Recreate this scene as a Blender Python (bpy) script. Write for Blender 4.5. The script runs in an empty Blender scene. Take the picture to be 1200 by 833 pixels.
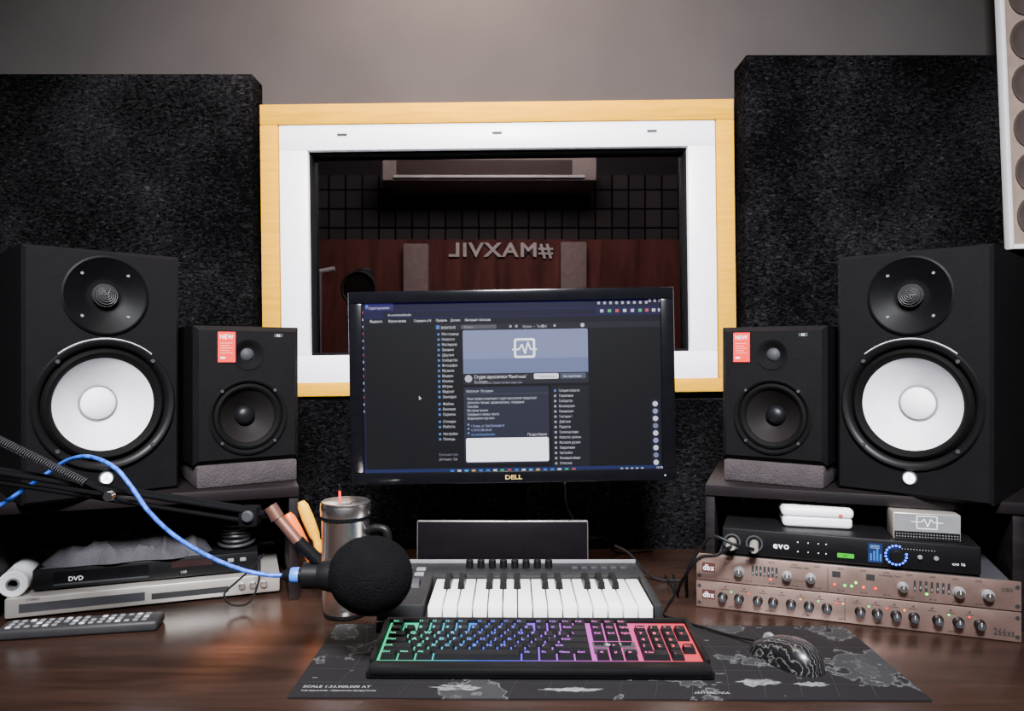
import bpy, bmesh, math, random
from mathutils import Vector, Matrix, noise
random.seed(4)
F=867.0; CZ=1.17; DZ=0.75
def W(u,v,d): return Vector(((u-600)/F*d, d, CZ-(v-416.5)/F*d))
RX=Matrix.Rotation(math.pi/2,4,'X')
def T(x,y,z): return Matrix.Translation((x,y,z))
rad=math.radians
# ---------------------------------------------------------------- materials
MC={}
def pm(name,col,rough=0.5,metal=0.0,emit=0.0,ecol=None,var=0.12,scale=40,bump=0.0,bscale=200,coat=0.0,spec=0.5):
    if name in MC: return MC[name]
    m=bpy.data.materials.new(name); m.use_nodes=True
    nt=m.node_tree; b=nt.nodes['Principled BSDF']
    tc=nt.nodes.new('ShaderNodeTexCoord')
    if var>0:
        n=nt.nodes.new('ShaderNodeTexNoise'); n.inputs['Scale'].default_value=scale; n.inputs['Detail'].default_value=4
        nt.links.new(tc.outputs['Object'],n.inputs['Vector'])
        r=nt.nodes.new('ShaderNodeValToRGB')
        r.color_ramp.elements[0].position=0.3; r.color_ramp.elements[1].position=0.7
        r.color_ramp.elements[0].color=[c*(1-var) for c in col]+[1]
        r.color_ramp.elements[1].color=[min(1,c*(1+var)) for c in col]+[1]
        nt.links.new(n.outputs['Fac'],r.inputs['Fac']); nt.links.new(r.outputs['Color'],b.inputs['Base Color'])
    else: b.inputs['Base Color'].default_value=(*col,1)
    b.inputs['Roughness'].default_value=rough; b.inputs['Metallic'].default_value=metal
    b.inputs['Coat Weight'].default_value=coat
    b.inputs['Specular IOR Level'].default_value=spec
    if emit>0:
        b.inputs['Emission Color'].default_value=(*(ecol or col),1); b.inputs['Emission Strength'].default_value=emit
    if bump>0:
        n2=nt.nodes.new('ShaderNodeTexNoise'); n2.inputs['Scale'].default_value=bscale; n2.inputs['Detail'].default_value=3
        nt.links.new(tc.outputs['Object'],n2.inputs['Vector'])
        bp=nt.nodes.new('ShaderNodeBump'); bp.inputs['Strength'].default_value=bump; bp.inputs['Distance'].default_value=0.004
        nt.links.new(n2.outputs['Fac'],bp.inputs['Height']); nt.links.new(bp.outputs['Normal'],b.inputs['Normal'])
    MC[name]=m; return m
def em(r,g,b,s=1.0):
    k='glow_%d_%d_%d_%d'%(r,g,b,int(s*10))
    if k in MC: return MC[k]
    lin=[(c/255.0)**2.2 for c in (r,g,b)]
    return pm(k,[0.003,0.003,0.003],0.5,0,s,lin,var=0,spec=0.05)

def ramp(nt,stops):
    r=nt.nodes.new('ShaderNodeValToRGB'); cr=r.color_ramp
    while len(cr.elements)<len(stops): cr.elements.new(0.5)
    for e,(p,c) in zip(cr.elements,stops): e.position=p; e.color=(*c,1)
    return r
def fabric(name,dark,light,sc=(60,60,60)):
    m=bpy.data.materials.new(name); m.use_nodes=True; nt=m.node_tree; b=nt.nodes['Principled BSDF']
    tc=nt.nodes.new('ShaderNodeTexCoord'); mp=nt.nodes.new('ShaderNodeMapping'); mp.inputs['Scale'].default_value=sc
    mp.inputs['Rotation'].default_value=(0,rad(20),0)
    nt.links.new(tc.outputs['Object'],mp.inputs['Vector'])
    n=nt.nodes.new('ShaderNodeTexNoise'); n.inputs['Scale'].default_value=1; n.inputs['Detail'].default_value=8; n.inputs['Roughness'].default_value=0.8; n.inputs['Distortion'].default_value=1.0
    nt.links.new(mp.outputs['Vector'],n.inputs['Vector'])
    big=nt.nodes.new('ShaderNodeTexNoise'); big.inputs['Scale'].default_value=4; big.inputs['Detail'].default_value=4
    nt.links.new(tc.outputs['Object'],big.inputs['Vector'])
    ad=nt.nodes.new('ShaderNodeMath'); ad.operation='MULTIPLY_ADD'; ad.inputs[1].default_value=0.35; nt.links.new(big.outputs['Fac'],ad.inputs[0]); 
    sb=nt.nodes.new('ShaderNodeMath'); sb.operation='SUBTRACT'; sb.inputs[1].default_value=0.175; nt.links.new(n.outputs['Fac'],sb.inputs[0]); nt.links.new(sb.outputs[0],ad.inputs[2])
    r=ramp(nt,[(0.46,dark),(0.59,[(a+c)/4.5 for a,c in zip(dark,light)]),(0.74,light)])
    nt.links.new(ad.outputs[0],r.inputs['Fac']); nt.links.new(r.outputs['Color'],b.inputs['Base Color'])
    bp=nt.nodes.new('ShaderNodeBump'); bp.inputs['Strength'].default_value=0.35; bp.inputs['Distance'].default_value=0.003
    nt.links.new(n.outputs['Fac'],bp.inputs['Height']); nt.links.new(bp.outputs['Normal'],b.inputs['Normal'])
    b.inputs['Roughness'].default_value=1.0; b.inputs['Specular IOR Level'].default_value=0.0
    return m
def wood(name,c1,c2,sc=(3,40,40),rough=0.4,coat=0.0,bump=0.1,spec=.5,p0=.35,p1=.68):
    m=bpy.data.materials.new(name); m.use_nodes=True; nt=m.node_tree; b=nt.nodes['Principled BSDF']
    tc=nt.nodes.new('ShaderNodeTexCoord'); mp=nt.nodes.new('ShaderNodeMapping'); mp.inputs['Scale'].default_value=sc
    nt.links.new(tc.outputs['Object'],mp.inputs['Vector'])
    n=nt.nodes.new('ShaderNodeTexNoise'); n.inputs['Scale'].default_value=1.5; n.inputs['Detail'].default_value=7; n.inputs['Roughness'].default_value=0.65; n.inputs['Distortion'].default_value=0.6
    nt.links.new(mp.outputs['Vector'],n.inputs['Vector'])
    r=ramp(nt,[(p0,c1),(p1,c2)])
    nt.links.new(n.outputs['Fac'],r.inputs['Fac']); nt.links.new(r.outputs['Color'],b.inputs['Base Color'])
    bp=nt.nodes.new('ShaderNodeBump'); bp.inputs['Strength'].default_value=bump; bp.inputs['Distance'].default_value=0.002
    nt.links.new(n.outputs['Fac'],bp.inputs['Height']); nt.links.new(bp.outputs['Normal'],b.inputs['Normal'])
    b.inputs['Roughness'].default_value=rough; b.inputs['Coat Weight'].default_value=coat; b.inputs['Specular IOR Level'].default_value=spec
    return m

BLK=pm('black_plastic',(0.004,0.004,0.0045),0.42,spec=.18)
BLKM=pm('matte_black',(0.003,0.003,0.0035),0.8,bump=0.2,bscale=500,spec=.06)
BLKG=pm('gloss_black',(0.003,0.003,0.004),0.15,spec=0.25)
RUB=pm('black_rubber',(0.0025,0.0025,0.0025),0.7,spec=.07)
CAB=pm('speaker_vinyl',(0.0038,0.0033,0.004),0.65,bump=0.15,bscale=400,spec=.08)
CONE=pm('white_cone',(0.72,0.71,0.75),0.6,var=0.04,bump=0.1,bscale=150,spec=.15)
CAPM=pm('cone_cap',(0.90,0.89,0.92),0.5,var=0.03,spec=.2)
GREYD=pm('dark_grey',(0.030,0.030,0.034),0.6,spec=.2)
GREY=pm('mid_grey',(0.16,0.16,0.17),0.5)
LGREY=pm('light_grey',(0.5,0.5,0.52),0.45)
WHT=pm('white_plastic',(0.85,0.85,0.87),0.35,var=0.03)
CHR=pm('brushed_steel',(0.80,0.76,0.73),0.27,1.0,var=0.10,scale=90)
SIL=pm('silver_painted_metal',(0.56,0.52,0.47),0.35,0.7,var=0.06)
RACK=pm('rack_face_metal',(0.43,0.285,0.24),0.34,0.8,var=0.30,scale=16)  # pinkish tint of the reflected desk is put into the metal colour
FOAM=pm('grey_foam',(0.044,0.037,0.039),0.95,bump=0.6,bscale=300,spec=.05)
WSC=pm('windscreen_foam',(0.004,0.004,0.0045),1.0,bump=0.9,bscale=450,spec=0.05)
RED=pm('red_tag',(0.66,0.012,0.008),0.5,var=0.05)
INK=pm('black_ink',(0.01,0.01,0.01),0.6,var=0)
WINK=pm('white_print',(0.78,0.78,0.78),0.6,var=0)
GINK=pm('grey_print',(0.30,0.30,0.31),0.6,var=0)
YEL=pm('yellow_handle',(0.85,0.42,0.004),0.35)
ORG=pm('orange_handle',(0.85,0.13,0.008),0.35)
COP=pm('copper_metal',(0.60,0.30,0.22),0.3,0.9)
BLUEC=pm('blue_cable_jacket',(0.015,0.10,0.60),0.45,var=0.6,scale=160)
WKEY=pm('white_key',(0.88,0.88,0.86),0.25,var=0.02)
SHELF=wood('dark_shelf_laminate',(0.004,0.003,0.0035),(0.010,0.007,0.008),rough=0.5,spec=.15)
DESKM=wood('dark_walnut_laminate',(0.010,0.0055,0.004),(0.038,0.020,0.0145),sc=(2.5,22,22),rough=0.26,bump=0.07,spec=.24,p0=.25,p1=.8)
PINE=wood('pine_trim',(0.54,0.255,0.0015),(0.68,0.345,0.003),sc=(5,25,60),rough=0.7,spec=.04)
PANEL=fabric('black_carpet',(0.0010,0.0010,0.0012),(0.046,0.044,0.048),(95,95,200))
# ---------------------------------------------------------------- mesh builder
TXT={}
def text_geo(body,bold=0):
    if (body,bold) in TXT: return TXT[(body,bold)]
    c=bpy.data.curves.new('t','FONT'); c.body=body; c.size=1; c.resolution_u=2; c.offset=bold
    if bold>0: c.space_character=1.12
    o=bpy.data.objects.new('t',c); bpy.context.scene.collection.objects.link(o)
    me=bpy.data.meshes.new_from_object(o)
    vs=[v.co.copy() for v in me.vertices]; fs=[list(p.vertices) for p in me.polygons]
    bpy.data.objects.remove(o); bpy.data.curves.remove(c); bpy.data.meshes.remove(me)
    xs=[v.x for v in vs] or [0]; w=(min(xs),max(xs))
    TXT[(body,bold)]=(vs,fs,w); return TXT[(body,bold)]
def cr(pts,res=8):
    P=[Vector(p) for p in pts]
    if len(P)<3: return P
    P=[P[0]*2-P[1]]+P+[P[-1]*2-P[-2]]; out=[]
    for i in range(1,len(P)-2):
        a,b,c,d=P[i-1:i+3]
        for k in range(res):
            t=k/res
            out.append(0.5*((2*b)+(c-a)*t+(2*a-5*b+4*c-d)*t*t+(3*b-a-3*c+d)*t**3))
    out.append(P[-2]); return out
class MB:
    def __init__(s,M=None): s.v=[];s.f=[];s.mi=[];s.mats=[];s.M=M or Matrix.Identity(4)
    def add(s,vs,fs,mat,M=None):
        if mat not in s.mats: s.mats.append(mat)
        i=s.mats.index(mat); o=len(s.v); MM=s.M@(M or Matrix.Identity(4))
        s.v+= [MM@Vector(v) for v in vs]; s.f+=[[a+o for a in f] for f in fs]; s.mi+=[i]*len(fs); return s
    def box(s,x0,x1,y0,y1,z0,z1,mat,bev=0,seg=2,M=None):
        bm=bmesh.new()
        mm=T((x0+x1)/2,(y0+y1)/2,(z0+z1)/2)@Matrix.Diagonal((abs(x1-x0),abs(y1-y0),abs(z1-z0),1))
        bmesh.ops.create_cube(bm,size=1,matrix=mm)
        if bev>0: bmesh.ops.bevel(bm,geom=bm.edges[:],offset=bev,segments=seg,affect='EDGES',profile=0.5)
        bm.verts.index_update()
        s.add([v.co.copy() for v in bm.verts],[[v.index for v in f.verts] for f in bm.faces],mat,M); bm.free(); return s
    def frus(s,x0,x1,y0,y1,z0,z1,ins,mat,M=None):
        vs=[(x0,y0,z0),(x1,y0,z0),(x1,y1,z0),(x0,y1,z0),(x0+ins,y0+ins,z1),(x1-ins,y0+ins,z1),(x1-ins,y1-ins,z1),(x0+ins,y1-ins,z1)]
        return s.add(vs,[(3,2,1,0),(4,5,6,7),(0,1,5,4),(1,2,6,5),(2,3,7,6),(3,0,4,7)],mat,M)
    def lathe(s,prof,mat,M=None,n=40,sx=1,sy=1):
        vs=[];rings=[]
        for r,h in prof:
            if r<1e-6: rings.append([len(vs)]); vs.append((0,0,h))
            else:
                rings.append(list(range(len(vs),len(vs)+n)))
                vs+=[(r*sx*math.cos(2*math.pi*k/n),r*sy*math.sin(2*math.pi*k/n),h) for k in range(n)]
        fs=[]
        for a,b in zip(rings,rings[1:]):
            if len(a)==1 and len(b)==1: continue
            for k in range(n):
                k2=(k+1)%n
                if len(a)==1: fs.append((a[0],b[k],b[k2]))
                elif len(b)==1: fs.append((a[k],a[k2],b[0]))
                else: fs.append((a[k],a[k2],b[k2],b[k]))
        return s.add(vs,fs,mat,M)
    def cyl(s,r,h0,h1,mat,M=None,n=32,ch=0):
        if ch: return s.lathe([(0,h0),(r-ch,h0),(r,h0+ch),(r,h1-ch),(r-ch,h1),(0,h1)],mat,M,n)
        return s.lathe([(0,h0),(r,h0),(r,h1),(0,h1)],mat,M,n)
    def tube(s,pts,r,mat,n=8,res=8,smooth=True,M=None):
        P=cr(pts,res) if smooth else [Vector(p) for p in pts]
        vs=[];up=Vector((0,0,1)); N=None;L=len(P)
        for i,p in enumerate(P):
            t=(P[min(i+1,L-1)]-P[max(i-1,0)]).normalized()
            if N is None:
                N=t.cross(up)
                if N.length<1e-3: N=t.cross(Vector((1,0,0)))
            N=(N-t*N.dot(t)).normalized(); B=t.cross(N)
            rr=r(i/(L-1)) if callable(r) else r
            vs+=[p+(N*math.cos(2*math.pi*k/n)+B*math.sin(2*math.pi*k/n))*rr for k in range(n)]
        fs=[]
        for i in range(L-1):
            for k in range(n):
                k2=(k+1)%n; fs.append((i*n+k,i*n+k2,(i+1)*n+k2,(i+1)*n+k))
        fs.append(tuple(range(n))); fs.append(tuple(range((L-1)*n,L*n)))
        return s.add(vs,fs,mat,M)
    def torus(s,R,r,mat,M=None,n=40,m=8,a0=0,a1=2*math.pi):
        full=abs(a1-a0-2*math.pi)<1e-4; vs=[];fs=[];K=n if full else n+1
        for i in range(K):
            a=a0+(a1-a0)*i/n
            for j in range(m):
                b=2*math.pi*j/m; vs.append(((R+r*math.cos(b))*math.cos(a),(R+r*math.cos(b))*math.sin(a),r*math.sin(b)))
        for i in range(n):
            i2=(i+1)%K
            for j in range(m):
                j2=(j+1)%m; fs.append((i*m+j,i2*m+j,i2*m+j2,i*m+j2))
        return s.add(vs,fs,mat,M)
    def rect(s,x0,x1,z0,z1,y,mat,M=None):
        return s.add([(x0,y,z0),(x1,y,z0),(x1,y,z1),(x0,y,z1)],[(0,1,2,3)],mat,M)
    def rrect(s,x0,x1,z0,z1,r,y,mat):
        P=[]
        for cx,cz,a0 in((x1-r,z1-r,0),(x0+r,z1-r,90),(x0+r,z0+r,180),(x1-r,z0+r,270)):
            for i in range(6): a=rad(a0+i*18); P.append((cx+r*math.cos(a),y,cz+r*math.sin(a)))
        return s.add(P,[tuple(range(len(P)))],mat)
    def disc(s,x,z,r,y,mat,n=24,M=None):
        return s.add([(x+r*math.cos(2*math.pi*k/n),y,z+r*math.sin(2*math.pi*k/n)) for k in range(n)],[tuple(range(n))],mat,M)
    def text(s,body,size,x,z,y,mat,align='L',flat=False,width=None,M=None,mir=False,bold=0):
        vs,fs,w=text_geo(body,bold); tw=max(w[1]-w[0],1e-3); sc=size*1.4; sx=sc if width is None else width/tw
        ox={'L':-w[0],'C':-(w[0]+w[1])/2,'R':-w[1]}[align]
        out=[]
        for v in vs:
            px=(v.x+ox)*sx*(-1 if mir else 1); pz=v.y*sc
            out.append((x+px,z+pz,y) if flat else (x+px,y,z+pz))
        return s.add(out,fs,mat,M)
    def line(s,pts,w,y,mat,M=None):
        for a,b in zip(pts,pts[1:]):
            d=Vector((b[0]-a[0],b[1]-a[1])); 
            if d.length<1e-9: continue
            n=Vector((-d.y,d.x)).normalized()*w/2
            s.add([(a[0]+n.x,y,a[1]+n.y),(a[0]-n.x,y,a[1]-n.y),(b[0]-n.x,y,b[1]-n.y),(b[0]+n.x,y,b[1]+n.y)],[(0,1,2,3)],mat,M)
        return s
    def plate_hole(s,x0,x1,z0,z1,cx,cz,r,y,mat,n=64):
        ang=sorted(set([2*math.pi*k/n for k in range(n)]+[math.atan2(b-cz,a-cx)%(2*math.pi) for a in(x0,x1) for b in(z0,z1)]))
        vs=[];N=len(ang)
        for a in ang:
            c,d=math.cos(a),math.sin(a)
            t=min([((x1 if c>0 else x0)-cx)/c if abs(c)>1e-9 else 9,((z1 if d>0 else z0)-cz)/d if abs(d)>1e-9 else 9])
            vs.append((cx+r*c,y,cz+r*d)); vs.append((cx+t*c,y,cz+t*d))
        fs=[(2*i,2*i+1,2*((i+1)%N)+1,2*((i+1)%N)) for i in range(N)]
        return s.add(vs,fs,mat)
    def obj(s,name,parent=None,label=None,cat=None,loc=None,rot=None,group=None,kind=None,recalc=True,ang=38):
        me=bpy.data.meshes.new(name); me.from_pydata([tuple(v) for v in s.v],[],s.f)
        for m in s.mats: me.materials.append(m)
        me.polygons.foreach_set('material_index',s.mi)
        if recalc:
            bm=bmesh.new(); bm.from_mesh(me); bmesh.ops.recalc_face_normals(bm,faces=bm.faces[:]); bm.to_mesh(me); bm.free()
        me.polygons.foreach_set('use_smooth',[True]*len(me.polygons)); me.update()
        me.set_sharp_from_angle(angle=rad(ang))
        o=bpy.data.objects.new(name,me); bpy.context.scene.collection.objects.link(o)
        return fin(o,parent,label,cat,loc,rot,group,kind)
def fin(o,parent=None,label=None,cat=None,loc=None,rot=None,group=None,kind=None):
    if parent: o.parent=parent
    if loc is not None: o.location=loc
    if rot is not None: o.rotation_euler=rot
    if label: o['label']=label
    if cat: o['category']=cat
    if group: o['group']=group
    if kind: o['kind']=kind
    return o
def root(name,label,cat,loc,rot=(0,0,0),group=None,kind=None,parent=None):
    o=bpy.data.objects.new(name,None); o.empty_display_size=0.02
    bpy.context.scene.collection.objects.link(o); return fin(o,parent,label,cat,loc,rot,group,kind)

# ---------------------------------------------------------------- camera
cd=bpy.data.cameras.new('camera'); cam=bpy.data.objects.new('camera',cd); bpy.context.scene.collection.objects.link(cam)
cam.location=(0,0,CZ); cam.rotation_euler=(math.pi/2,0,0); cd.lens=36*F/1200; cd.sensor_width=36; cd.clip_start=0.02
bpy.context.scene.camera=cam
# ---------------------------------------------------------------- room
WALLM=pm('grey_plaster',(0.046,0.041,0.040),0.85,var=0.08,scale=5,bump=0.1,bscale=120,spec=.1)
FLOORM=wood('floor_laminate',(0.05,0.03,0.02),(0.12,0.07,0.045),sc=(3,20,20),rough=0.5)
CEILM=pm('ceiling_paint',(0.10,0.095,0.09),0.9)
k=1.67/F
wx0,wx1=(328-600)*k+0.004,(840-600)*k-0.004; wz1=CZ+(416.5-140)*k; wz0=CZ-(447-416.5)*k
YW=1.70
m=MB()
m.box(-1.7,wx0,YW,YW+.1,0,2.6,WALLM); m.box(wx1,1.7,YW,YW+.1,0,2.6,WALLM)
m.box(wx0,wx1,YW,YW+.1,0,wz0,WALLM); m.box(wx0,wx1,YW,YW+.1,wz1,2.6,WALLM)
m.obj('wall_back',kind='structure')
MB().box(-1.8,-1.7,-2.1,YW+.1,0,2.6,WALLM).obj('wall_left',kind='structure')
MB().box(1.7,1.8,-2.1,YW+.1,0,2.6,WALLM).obj('wall_right',kind='structure')
MB().box(-1.8,1.8,-2.2,-2.1,0,2.6,WALLM).obj('wall_front',kind='structure')
MB().box(-1.8,1.8,-2.2,3.5,-.1,0,FLOORM).obj('floor',kind='structure')
MB().box(-1.8,1.8,-2.2,YW+.1,2.6,2.7,CEILM).obj('ceiling',kind='structure')
# booth behind the glass
def booth_mat():
    m=bpy.data.materials.new('booth_tiles'); m.use_nodes=True; nt=m.node_tree; b=nt.nodes['Principled BSDF']
    tc=nt.nodes.new('ShaderNodeTexCoord'); mp=nt.nodes.new('ShaderNodeMapping'); mp.inputs['Rotation'].default_value=(math.pi/2,0,0)
    br=nt.nodes.new('ShaderNodeTexBrick'); br.offset=0; br.inputs['Color1'].default_value=(.055,.050,.052,1); br.inputs['Color2'].default_value=(.040,.037,.040,1)
    br.inputs['Mortar'].default_value=(.003,.003,.003,1); br.inputs['Scale'].default_value=1; br.inputs['Brick Width'].default_value=.072; br.inputs['Row Height'].default_value=.082; br.inputs['Mortar Size'].default_value=.004
    nt.links.new(tc.outputs['Object'],mp.inputs['Vector']); nt.links.new(mp.outputs['Vector'],br.inputs['Vector']); nt.links.new(br.outputs['Color'],b.inputs['Base Color'])
    b.inputs['Roughness'].default_value=.9; b.inputs['Specular IOR Level'].default_value=.1; return m
BT=booth_mat(); BW=wood('booth_red_wood',(0.065,0.022,0.019),(0.16,0.056,0.048),sc=(9,6,1.2),rough=0.7,spec=.15)
BD=pm('booth_dark',(0.014,0.012,0.014),0.9)
MB().box(-1.3,1.3,3.2,3.3,1.672,1.95,BT).box(-1.3,1.3,3.2,3.3,1.95,2.4,BD).box(-1.3,1.3,3.2,3.3,0,1.672,BW).obj('wall_booth_far',kind='structure')
MB().box(-1.4,-1.3,YW+.1,3.3,0,2.4,BD).obj('wall_booth_left',kind='structure')
MB().box(1.3,1.4,YW+.1,3.3,0,2.4,BD).obj('wall_booth_right',kind='structure')
MB().box(-1.4,1.4,YW+.1,3.3,2.4,2.5,BD).obj('ceiling_booth',kind='structure')
# booth things
SGN=pm('reflected_letters',(0.50,0.46,0.46),0.7,emit=0.04,ecol=(.6,.55,.55),spec=.1)  # faint emission added so the unlit letters read in the dim booth
sg=MB(); p=W(587,300,3.18); sg.text('#MAXVIL',0.060,p.x,p.z,3.188,SGN,'C',mir=True,width=0.45,bold=.022); sg.text('#MAXVIL',0.060,p.x,p.z,3.194,SGN,'C',mir=True,width=0.45,bold=.022)  # mirrored letters built as geometry to imitate a reflection
sg.obj('sign_reflection',label='pale mirrored block letters imitating a reflection, set on the booth wall',cat='sign')
# air conditioner
a=W(447,212,2.95); b=W(700,183,2.95)
ac=root('air_conditioner','long pale wall air conditioner above dark tiles in the booth','air conditioner',((a.x+b.x)/2,3.2,a.z))
hw=(b.x-a.x)/2; H=b.z-a.z
m=MB(); m.box(-hw,hw,-.25,0,0.0,H,pm('ac_plastic',(0.26,0.22,0.21),0.5,spec=.2),bev=.012); m.box(-hw+.06,hw-.10,-.253,-.248,.026,H-.015,pm('ac_face',(.05,.035,.035),.5,spec=.1)); m.obj('body',ac)
MB().box(-hw+.05,hw-.05,-.262,-.25,.010,.022,LGREY,bev=.003).obj('air_flap',ac)
for u0,u1,vv in((472,502,285),(657,688,283)):
    a=W(u0,338,3.15); b=W(u1,vv,3.15)
    MB().box(a.x,b.x,3.15,3.2,0,b.z,pm('pale_block_finish',(0.24,0.19,0.185),.9,bump=.5,spec=.1),bev=.008).obj('pale_block',label='narrow pale upright block against red booth wall',cat='acoustic panel',group='pale blocks by the booth wall')  # plain pale upright box rising from the booth floor
# booth mic stand
c=W(420,338,2.5)
ms=root('microphone_stand','dark studio microphone on stand with round pop shield','microphone stand',(c.x,c.y+.1,0))
MB().lathe([(0,0),(.09,0),(.09,.012),(.02,.02),(.012,.03),(.01,1.25),(0,1.25)],GREYD).obj('pole',ms)
MB().torus(.056,.005,GREYD,T(0,-.1,c.z)@RX).cyl(.054,-.001,.001,pm('pop_mesh',(.014,.009,.009),.8,spec=.1),T(0,-.1,c.z)@RX).tube([(0,-.1,c.z-.05),(.02,-.06,c.z-.15),(0,0,1.2)],.005,GREYD).obj('pop_filter',ms)
MB().cyl(.030,c.z-.10,c.z+.08,GREYD,ch=.008).tube([(0,0,c.z-.07),(0,0,1.24)],.01,BLK).obj('microphone',ms)
c=W(374,330,2.85)
m2=root('tripod_stand','slim grey stand with clip in the booth','microphone stand',(c.x,c.y,0))
MB().tube([(0,0,.02),(0,0,c.z+.04)],.010,GREY,smooth=False).tube([(-.02,0,c.z+.035),(.06,0,c.z+.05)],.009,LGREY,smooth=False).obj('pole',m2)
for a_ in range(3): MB().tube([(0,0,.2),(.12*math.cos(a_*2.1),.12*math.sin(a_*2.1),.008)],.007,BLK,smooth=False).obj('leg',m2)
# window
win=root('window_1','white framed studio observation window with yellow pine surround',None,(W(584,290.5,1.67)),(0,rad(-0.7),0),kind='structure')
def wl(u,v): return ((u-584)*k,-(v-290.5)*k)
def frame(o,i,y0,y1,mat,bev,names,over=True):
    (X0,Z1),(X1,Z0)=wl(o[0],o[1]),wl(o[2],o[3]); (x0,z1),(x1,z0)=wl(i[0],i[1]),wl(i[2],i[3])
    MB().box(X0,X1,y0,y1,z1,Z1,mat,bev).obj(names,win); MB().box(X0,X1,y0,y1,Z0,z0,mat,bev).obj(names,win)
    MB().box(X0,x0,y0,y1,z0,z1,mat,bev).obj(names,win); MB().box(x1,X1,y0,y1,z0,z1,mat,bev).obj(names,win)
frame((306,119,862,462),(327,143,841,446),0.0,.03,PINE,.002,'trim_board')
PVC=pm('white_pvc',(0.92,0.91,0.99),0.35,var=0.02)
frame((328,143,840,446),(361,173,808,414),0.004,.075,PVC,.001,'frame_rail')
frame((361,173,808,414),(364,176,805,411),0.02,.075,BLKM,.001,'gasket')
for u in(402,584,766):
    x,z=wl(u,155); MB().box(x-.011,x+.011,.0025,.0065,z-.0025,z+.0025,GREYD).obj('drain_cap',win)
gm=bpy.data.materials.new('window_glass'); gm.use_nodes=True; nt=gm.node_tree; nt.nodes.remove(nt.nodes['Principled BSDF'])
tr=nt.nodes.new('ShaderNodeBsdfTransparent'); tr.inputs[0].default_value=(.80,.78,.79,1); gl=nt.nodes.new('ShaderNodeBsdfGlossy'); gl.inputs['Roughness'].default_value=.03
fr=nt.nodes.new('ShaderNodeFresnel'); mx=nt.nodes.new('ShaderNodeMixShader'); nt.links.new(fr.outputs[0],mx.inputs[0]); nt.links.new(tr.outputs[0],mx.inputs[1]); nt.links.new(gl.outputs[0],mx.inputs[2]); nt.links.new(mx.outputs[0],nt.nodes['Material Output'].inputs[0])
(x0,z1),(x1,z0)=wl(363,175),wl(806,412)
MB().box(x0,x1,.045,.051,z0,z1,gm).obj('glass_pane',win)
# acoustic panels
def panel(x0,x1,y0,z0,z1,lab):
    m=MB(); m.box(0,x1-x0,0,YW-y0-.002,0,z1-z0,PANEL,bev=.004,seg=3)
    return m.obj('acoustic_panel',label=lab,cat='acoustic panel',loc=(x0,y0,z0),group='black carpet wall panels')
panel(-1.5,-.572,1.63,0,1.791,'large black carpeted acoustic panel beside the window')
panel(.509,1.45,1.61,0,1.825,'tall black carpeted acoustic panel beside the window')
panel(-.568,.505,1.65,0,1.070,'low black carpeted acoustic panel beneath the window')
# corner framed panel
p=W(1184,292,1.585); fp=root('wall_frame','white framed beige panel with dark round openings','wall panel',(p.x,p.y,p.z),(0,rad(-2.3),0))
m=MB(); m.box(0,.010,0,.02,0,.8,WHT,.002); m.box(.010,.32,0,.02,0,.010,WHT,.002); m.box(.310,.32,0,.02,.010,.8,WHT,.002);m.box(.010,.310,0,.02,.79,.8,WHT,.002); m.obj('frame',fp)
BEI=pm('beige_board',(0.30,0.22,0.18),0.6)
MB().box(.010,.310,.008,.018,.010,.79,BEI).obj('board',fp)
for i in range(3):
    for j in range(8):
        MB().lathe([(0,0.001),(.026,0.001),(.030,.004),(.034,.004),(.034,0)],pm('round_opening',(.07,.05,.044),.7),T(.056+i*.09,.008,.07+j*.095)@RX,n=28,sy=1.25).obj('round_opening',fp)
# ---------------------------------------------------------------- desk
dk=root('desk','dark brown wooden studio desk with glossy top','desk',(0,0,0))
MB().box(-1.25,1.25,.70,1.608,DZ-.03,DZ,DESKM,.003).obj('tabletop',dk)
for x in(-1.2,1.14):
    MB().box(x,x+.03,.78,1.58,0,DZ-.03,DESKM,.002).obj('side_panel',dk)
# shelves
TH=rad(20)
def frame_of(px,py,ang):
    c,s_=math.cos(ang),math.sin(ang)
    return lambda t,s,z=DZ:(px+t*c-s*s_,py+t*s_+s*c,z)
RR=frame_of(.335,1.283,-TH); LL=frame_of(-.892,1.078,TH)
ZT=.946
def shelf(loc,rz,ts,lab):
    r=root('desk_shelf',lab,'shelf',loc,(0,0,rz),group='speaker shelves')
    MB().box(0,.56,0,.32,ZT-DZ-.018,ZT-DZ,SHELF,.001).obj('top_board',r)
    for t in ts: MB().box(t,t+.016,0.004,.32,0,ZT-DZ-.018,SHELF,.001).obj('upright_board',r)
    return r
shelf(RR(0,0),-TH,(0,.456,.544),'dark laminate shelf over rack units beneath speakers')
shelf(LL(0,0),TH,(0,.088,.544),'dark laminate shelf over media players beneath speakers')
# ---------------------------------------------------------------- big speakers
def cabinet(w,h,d,tw,wf,mat,c=.005):
    m=MB(); zs=(tw[1]-tw[2]+wf[1]+wf[2])/2
    m.plate_hole(c,w-c,zs,h-c,w/2,tw[1],tw[2],0,mat); m.plate_hole(c,w-c,c,zs,w/2,wf[1],wf[2],0,mat)
    i=[(c,0,c),(w-c,0,c),(w-c,0,h-c),(c,0,h-c)]; o=[(0,c,0),(w,c,0),(w,c,h),(0,c,h)]; b=[(0,d,0),(w,d,0),(w,d,h),(0,d,h)]
    fs=[]
    for a in range(4):
        a2=(a+1)%4; fs+=[(a,a2,4+a2,4+a),(4+a,4+a2,8+a2,8+a)]
    fs.append((8,9,10,11)); m.add(i+o+b,fs,mat); return m
EMB=pm('lit_emblem',(.8,.8,.85),.4,0,6.0,(.9,.92,1),var=0)
TWM=pm('tweeter_mesh',(.050,.048,.048),.5,.4)
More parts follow.
